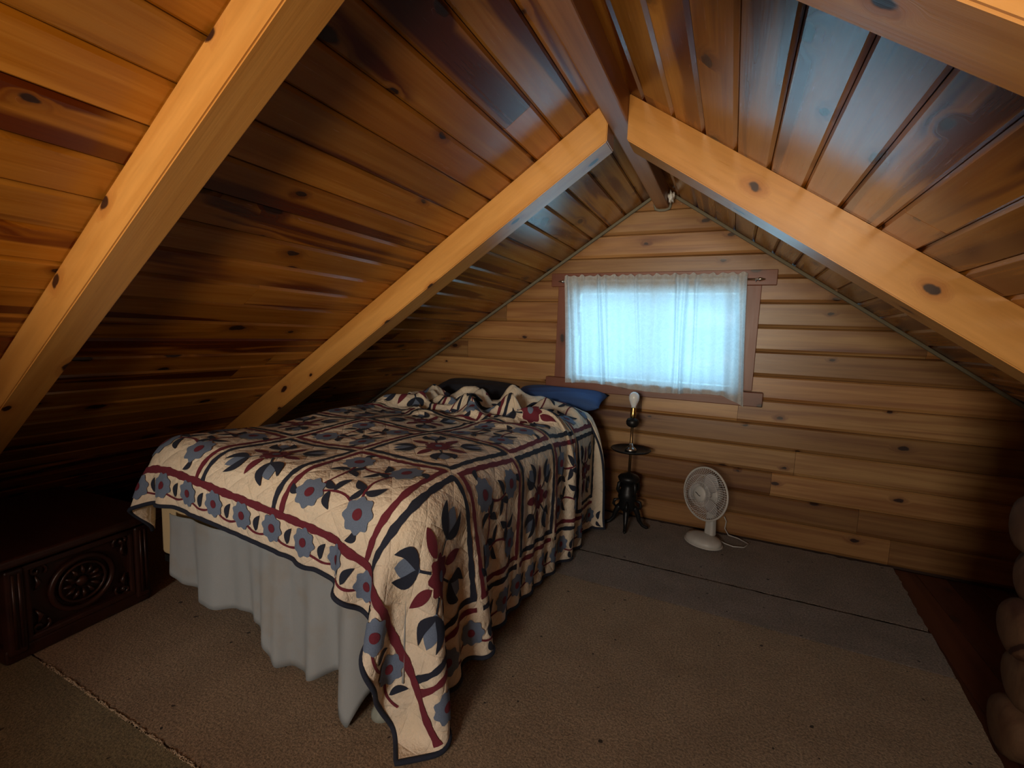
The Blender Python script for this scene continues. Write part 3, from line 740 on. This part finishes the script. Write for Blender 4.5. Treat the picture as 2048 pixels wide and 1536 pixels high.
# ================================================================ carved chest
chest = thing('chest', (CHEST_AT[0], CHEST_AT[1], .001), 'dark carved wooden chest in the corner left of the bed', 'chest', CHEST_RZ)
box('body', (-.36, 0, .20), (.68, .46, .34), M_CHEST, chest, .006)
box('base_moulding', (-.36, 0, .03), (.72, .50, .06), M_CHEST, chest, .012, 3)
bm = bmesh.new(); box_bm(bm, (-.35, 0, .402), (.78, .60, .036), .012, 3); box_bm(bm, (-.36, 0, .376), (.72, .52, .018), .006, 2)
new_obj('lid', bm_mesh('lid', bm), M_CHEST, chest)
for y in (-.215, .215): 
    p = box('post', (-.012, y, .20), (.05, .055, .335), M_CHEST, chest, .010, 3)
    tube('bead', [(.016, y - .008, .06), (.016, y - .008, .35)], .005, M_CHEST, p, 8); tube('bead', [(.016, y + .010, .06), (.016, y + .010, .35)], .005, M_CHEST, p, 8)
bm = bmesh.new()
for c_, s_ in (((-.012, 0, .352), (.03, .38, .024)), ((-.012, 0, .068), (.03, .38, .024)), ((-.012, -.178, .21), (.03, .02, .28)), ((-.012, .178, .21), (.03, .02, .28))): box_bm(bm, c_, s_, .006, 2)
new_obj('panel_frame', bm_mesh('panel_frame', bm), M_CHEST, chest)
def ring(r, z=0, y=0, n=40, sy=1): return [(-.008, y + r * math.cos(2 * math.pi * k / n), .21 + z + sy * r * math.sin(2 * math.pi * k / n)) for k in range(n)]
md = tube('medallion', ring(.105), .011, M_CHEST, chest, 10, True)
tube('medallion_ring', ring(.078), .006, M_CHEST, md, 8, True)
for k in range(12):
    a = k * math.pi / 6; tube('medallion_petal', [(-.010, .03 * math.cos(a), .21 + .03 * math.sin(a)), (-.003, .05 * math.cos(a), .21 + .05 * math.sin(a)), (-.010, .07 * math.cos(a), .21 + .07 * math.sin(a))], [.003, .009, .003], M_CHEST, md, 8)
lathe('boss', [(.024, 0), (.022, .01), (.012, .018), (.002, .02)], M_CHEST, md, 20, M=Matrix.Translation((-.02, 0, .21)) @ Matrix.Rotation(math.radians(90), 4, 'Y'))
for sy in (-1, 1):
    for sz in (-1, 1):
        q = [(-.010, sy * (.145 - .035 * f * math.cos(7 * f)), .21 + sz * (.112 - .03 * f * math.sin(7 * f))) for f in np.linspace(0, 1, 22)]
        o = tube('corner_scroll', q, [.009 - .004 * k / 21 for k in range(22)], M_CHEST, chest, 8)
        tube('scroll_leaf', [(-.010, sy * .155, .21 + sz * .04), (-.004, sy * .140, .21 + sz * .065), (-.010, sy * .15, .21 + sz * .10)], [.003, .010, .003], M_CHEST, o, 8)

# ================================================================ floor lamp with tray
M_IRON = plain('black_iron', (.012, .012, .013), .42, .4, scale=40, bump=.2); M_BRONZE = plain('aged_brass', (.20, .13, .065), .35, .9)
t = NT('bulb_glass'); t.bsdf((.78, .80, .84), .25, Subsurface_Weight=.3); M_BULB = t.m
lamp = thing('floor_lamp', (-.565, 3.165, 0), 'black iron floor lamp with round tray and bare white bulb beside the bed', 'lamp')
lathe('base', [(.022, .10), (.045, .12), (.062, .15), (.052, .18), (.066, .21), (.058, .25), (.040, .28), (.036, .30), (.066, .325), (.074, .345), (.060, .362), (.025, .375), (.010, .385)], M_IRON, lamp, 28)
for k in range(4):
    a = math.radians(-90 + 90 * k + 8)
    q = [(.03, .16), (.058, .13), (.075, .095), (.085, .055), (.11, .022), (.135, .012), (.15, .014)]
    lg = tube('leg', [(r * math.cos(a), r * math.sin(a), z) for r, z in q], [.020, .021, .018, .014, .011, .012, .008], M_IRON, lamp, 10)
    tube('leg_scroll', [(r * math.cos(a), r * math.sin(a), z) for r, z in ((.055, .19), (.085, .18), (.092, .15), (.075, .13))], [.006, .011, .010, .006], M_IRON, lg, 8)
for k in range(4):
    a = math.radians(-45 + 90 * k); tube('ornament', [(r * math.cos(a), r * math.sin(a), z) for r, z in ((.052, .22), (.082, .27), (.074, .315), (.058, .33))], [.006, .013, .012, .006], M_IRON, lamp, 8)
tube('pole', [(0, 0, .37), (0, 0, .76)], .0095, M_BRONZE, lamp, 14)
tray = lathe('tray', [(.01, .524), (.085, .526), (.122, .535), (.134, .546), (.132, .550), (.118, .541), (.08, .533), (.01, .532)], M_IRON, lamp, 40)
lathe('tray_cup', [(.040, .533), (.038, .545), (.028, .556), (.016, .564), (.012, .585)], M_METAL, tray, 24)
lathe('collar', [(.012, .695), (.030, .702), (.041, .715), (.043, .735), (.036, .752), (.018, .760), (.010, .768)], M_IRON, lamp, 28)
lathe('socket', [(.016, .762), (.019, .772), (.019, .80), (.016, .806), (.0165, .828), (.015, .832)], M_BRASS, lamp, 24)
lathe('bulb', [(.0145, .828), (.017, .842), (.025, .862), (.0325, .882), (.0345, .898), (.0315, .916), (.022, .929), (.008, .9355), (.001, .936)], M_BULB, lamp, 32)

# ================================================================ desk fan
M_FANW = plain('ivory_plastic', (.50, .48, .44), .4, var=.05); M_FANB = plain('smoked_blade', (.38, .36, .35), .35, var=.05); M_WIRE = plain('fan_wire', (.60, .58, .55), .4, var=.04)
FX, FY = -.045, 3.185
fan = thing('desk_fan', (FX, FY, 0), 'white oscillating desk fan standing on the carpet by the wall', 'fan', math.radians(-38))
def oval(o, sx, sy, dx=0, dy=0):
    for v in o.data.vertices: v.co.x = v.co.x * sx + dx; v.co.y = v.co.y * sy + dy
o = lathe('base', [(.10, .006), (.105, .012), (.104, .026), (.095, .038), (.06, .050), (.01, .054)], M_FANW, fan, 40); oval(o, 1.12, .92, 0, -.035)
p = o; o = lathe('base_rim', [(.106, .001), (.112, .003), (.112, .008), (.106, .010)], M_FANW, p, 40); oval(o, 1.12, .92, 0, -.035)
bm = bmesh.new(); box_bm(bm, (0, .022, .12), (.058, .046, .16), .014, 3)
for v in bm.verts: f = (v.co.z - .04) / .16; v.co.x *= 1.15 - .25 * f; v.co.y = .022 + (v.co.y - .022) * (1.1 - .2 * f)
new_obj('neck', bm_mesh('neck', bm, False), M_FANW, fan)
HC = Vector((0, -.055, .328)); T = Matrix.Translation(HC) @ Matrix.Rotation(math.radians(90 - 6), 4, 'X')      # local z -> fan front (-y), a little upward
lathe('motor_housing', [(.020, -.125), (.045, -.118), (.058, -.095), (.060, -.045), (.050, -.035)], M_FANW, fan, 28, M=T)
R0 = .165
def circ(r, z, n=56): return [T @ Vector((r * math.cos(2 * math.pi * k / n), r * math.sin(2 * math.pi * k / n), z)) for k in range(n)]
rim = tube('rim', circ(R0, 0), .0062, M_FANW, fan, 10, True)
def cage(name, zc, sgn):
    vs, fs = [], []
    def add(g):
        b0 = len(vs); vs.extend(g[0]); fs.extend([tuple(i + b0 for i in f) for f in g[1]])
    for k in range(64):
        a = 2 * math.pi * k / 64; q = []
        for f in np.linspace(0, 1, 7):
            r = .036 + (R0 - .036) * f; z = zc * (1 - f ** 3.2); aa = a + .35 * (1 - f)
            q.append(T @ Vector((r * math.cos(aa), r * math.sin(aa), z)))
        add(tube_geo(q, .0011, 4))
    for r in (.075, .12): add(tube_geo(circ(r, zc * (1 - ((r - .036) / (R0 - .036)) ** 3.2), 40), .0013, 4, True))
    return new_obj(name, mesh(name, vs, fs), M_WIRE, fan)
cage('front_grille', .052, 1); cage('rear_grille', -.045, -1)
hub = lathe('hub_cap', [(.047, .046), (.050, .052), (.046, .058), (.022, .062), (.002, .063)], M_FANW, fan, 32, M=T)
tube('emblem', [T @ Vector((x, y, .0635)) for x, y in ((-.022, .006), (-.010, .003), (.004, -.006), (.018, -.008))], .0022, M_DARKMET, hub, 6)
lathe('spinner', [(.030, -.03), (.032, -.01), (.028, .015), (.01, .022)], M_FANB, fan, 24, M=T)
for k in range(3):
    a0 = 2 * math.pi * k / 3 + .95; vs, fs = [], []; n, m = 12, 10
    for i in range(n + 1):
        f = i / n; r = .026 + .112 * f
        for j in range(m + 1):
            g = -1 + 2 * j / m; wid = (.35 + .30 * math.sin(math.pi * min(1, f * 1.05) ** .7)) * (1 - max(0, f - .85) * 2.2 * g * g)
            aa = a0 + g * wid + .35 * f; vs.append(T @ Vector((r * math.cos(aa) * (1 - .08 * f * g * g), r * math.sin(aa) * (1 - .08 * f * g * g), .016 * g * (1 - .3 * f) - .002)))
    for i in range(n):
        for j in range(m): q = i * (m + 1) + j; fs.append((q, q + m + 1, q + m + 2, q + 1))
    o = new_obj('blade', mesh('blade', vs, fs, True), M_FANB, fan); md_ = o.modifiers.new('thick', 'SOLIDIFY'); md_.thickness = .0025
tube('oscillation_knob', [(0, .035, .40), (0, .035, .432)], .008, M_FANW, fan, 12)
ci = Matrix.Rotation(math.radians(38), 3, 'Z')
def fw(x, y, z): return ci @ Vector((x - FX, y - FY, 0)) + Vector((0, 0, z))
tube('cord', [fw(.02, 3.21, .02), fw(.06, 3.20, .006), (fw(.11, 3.18, .005)), fw(.17, 3.20, .005), fw(.20, 3.27, .005), fw(.14, 3.33, .006), fw(.08, 3.345, .01), fw(.055, 3.345, .05), fw(.06, 3.35, .10), fw(.045, 3.35, .13)], .0035, M_FANW, fan, 6)
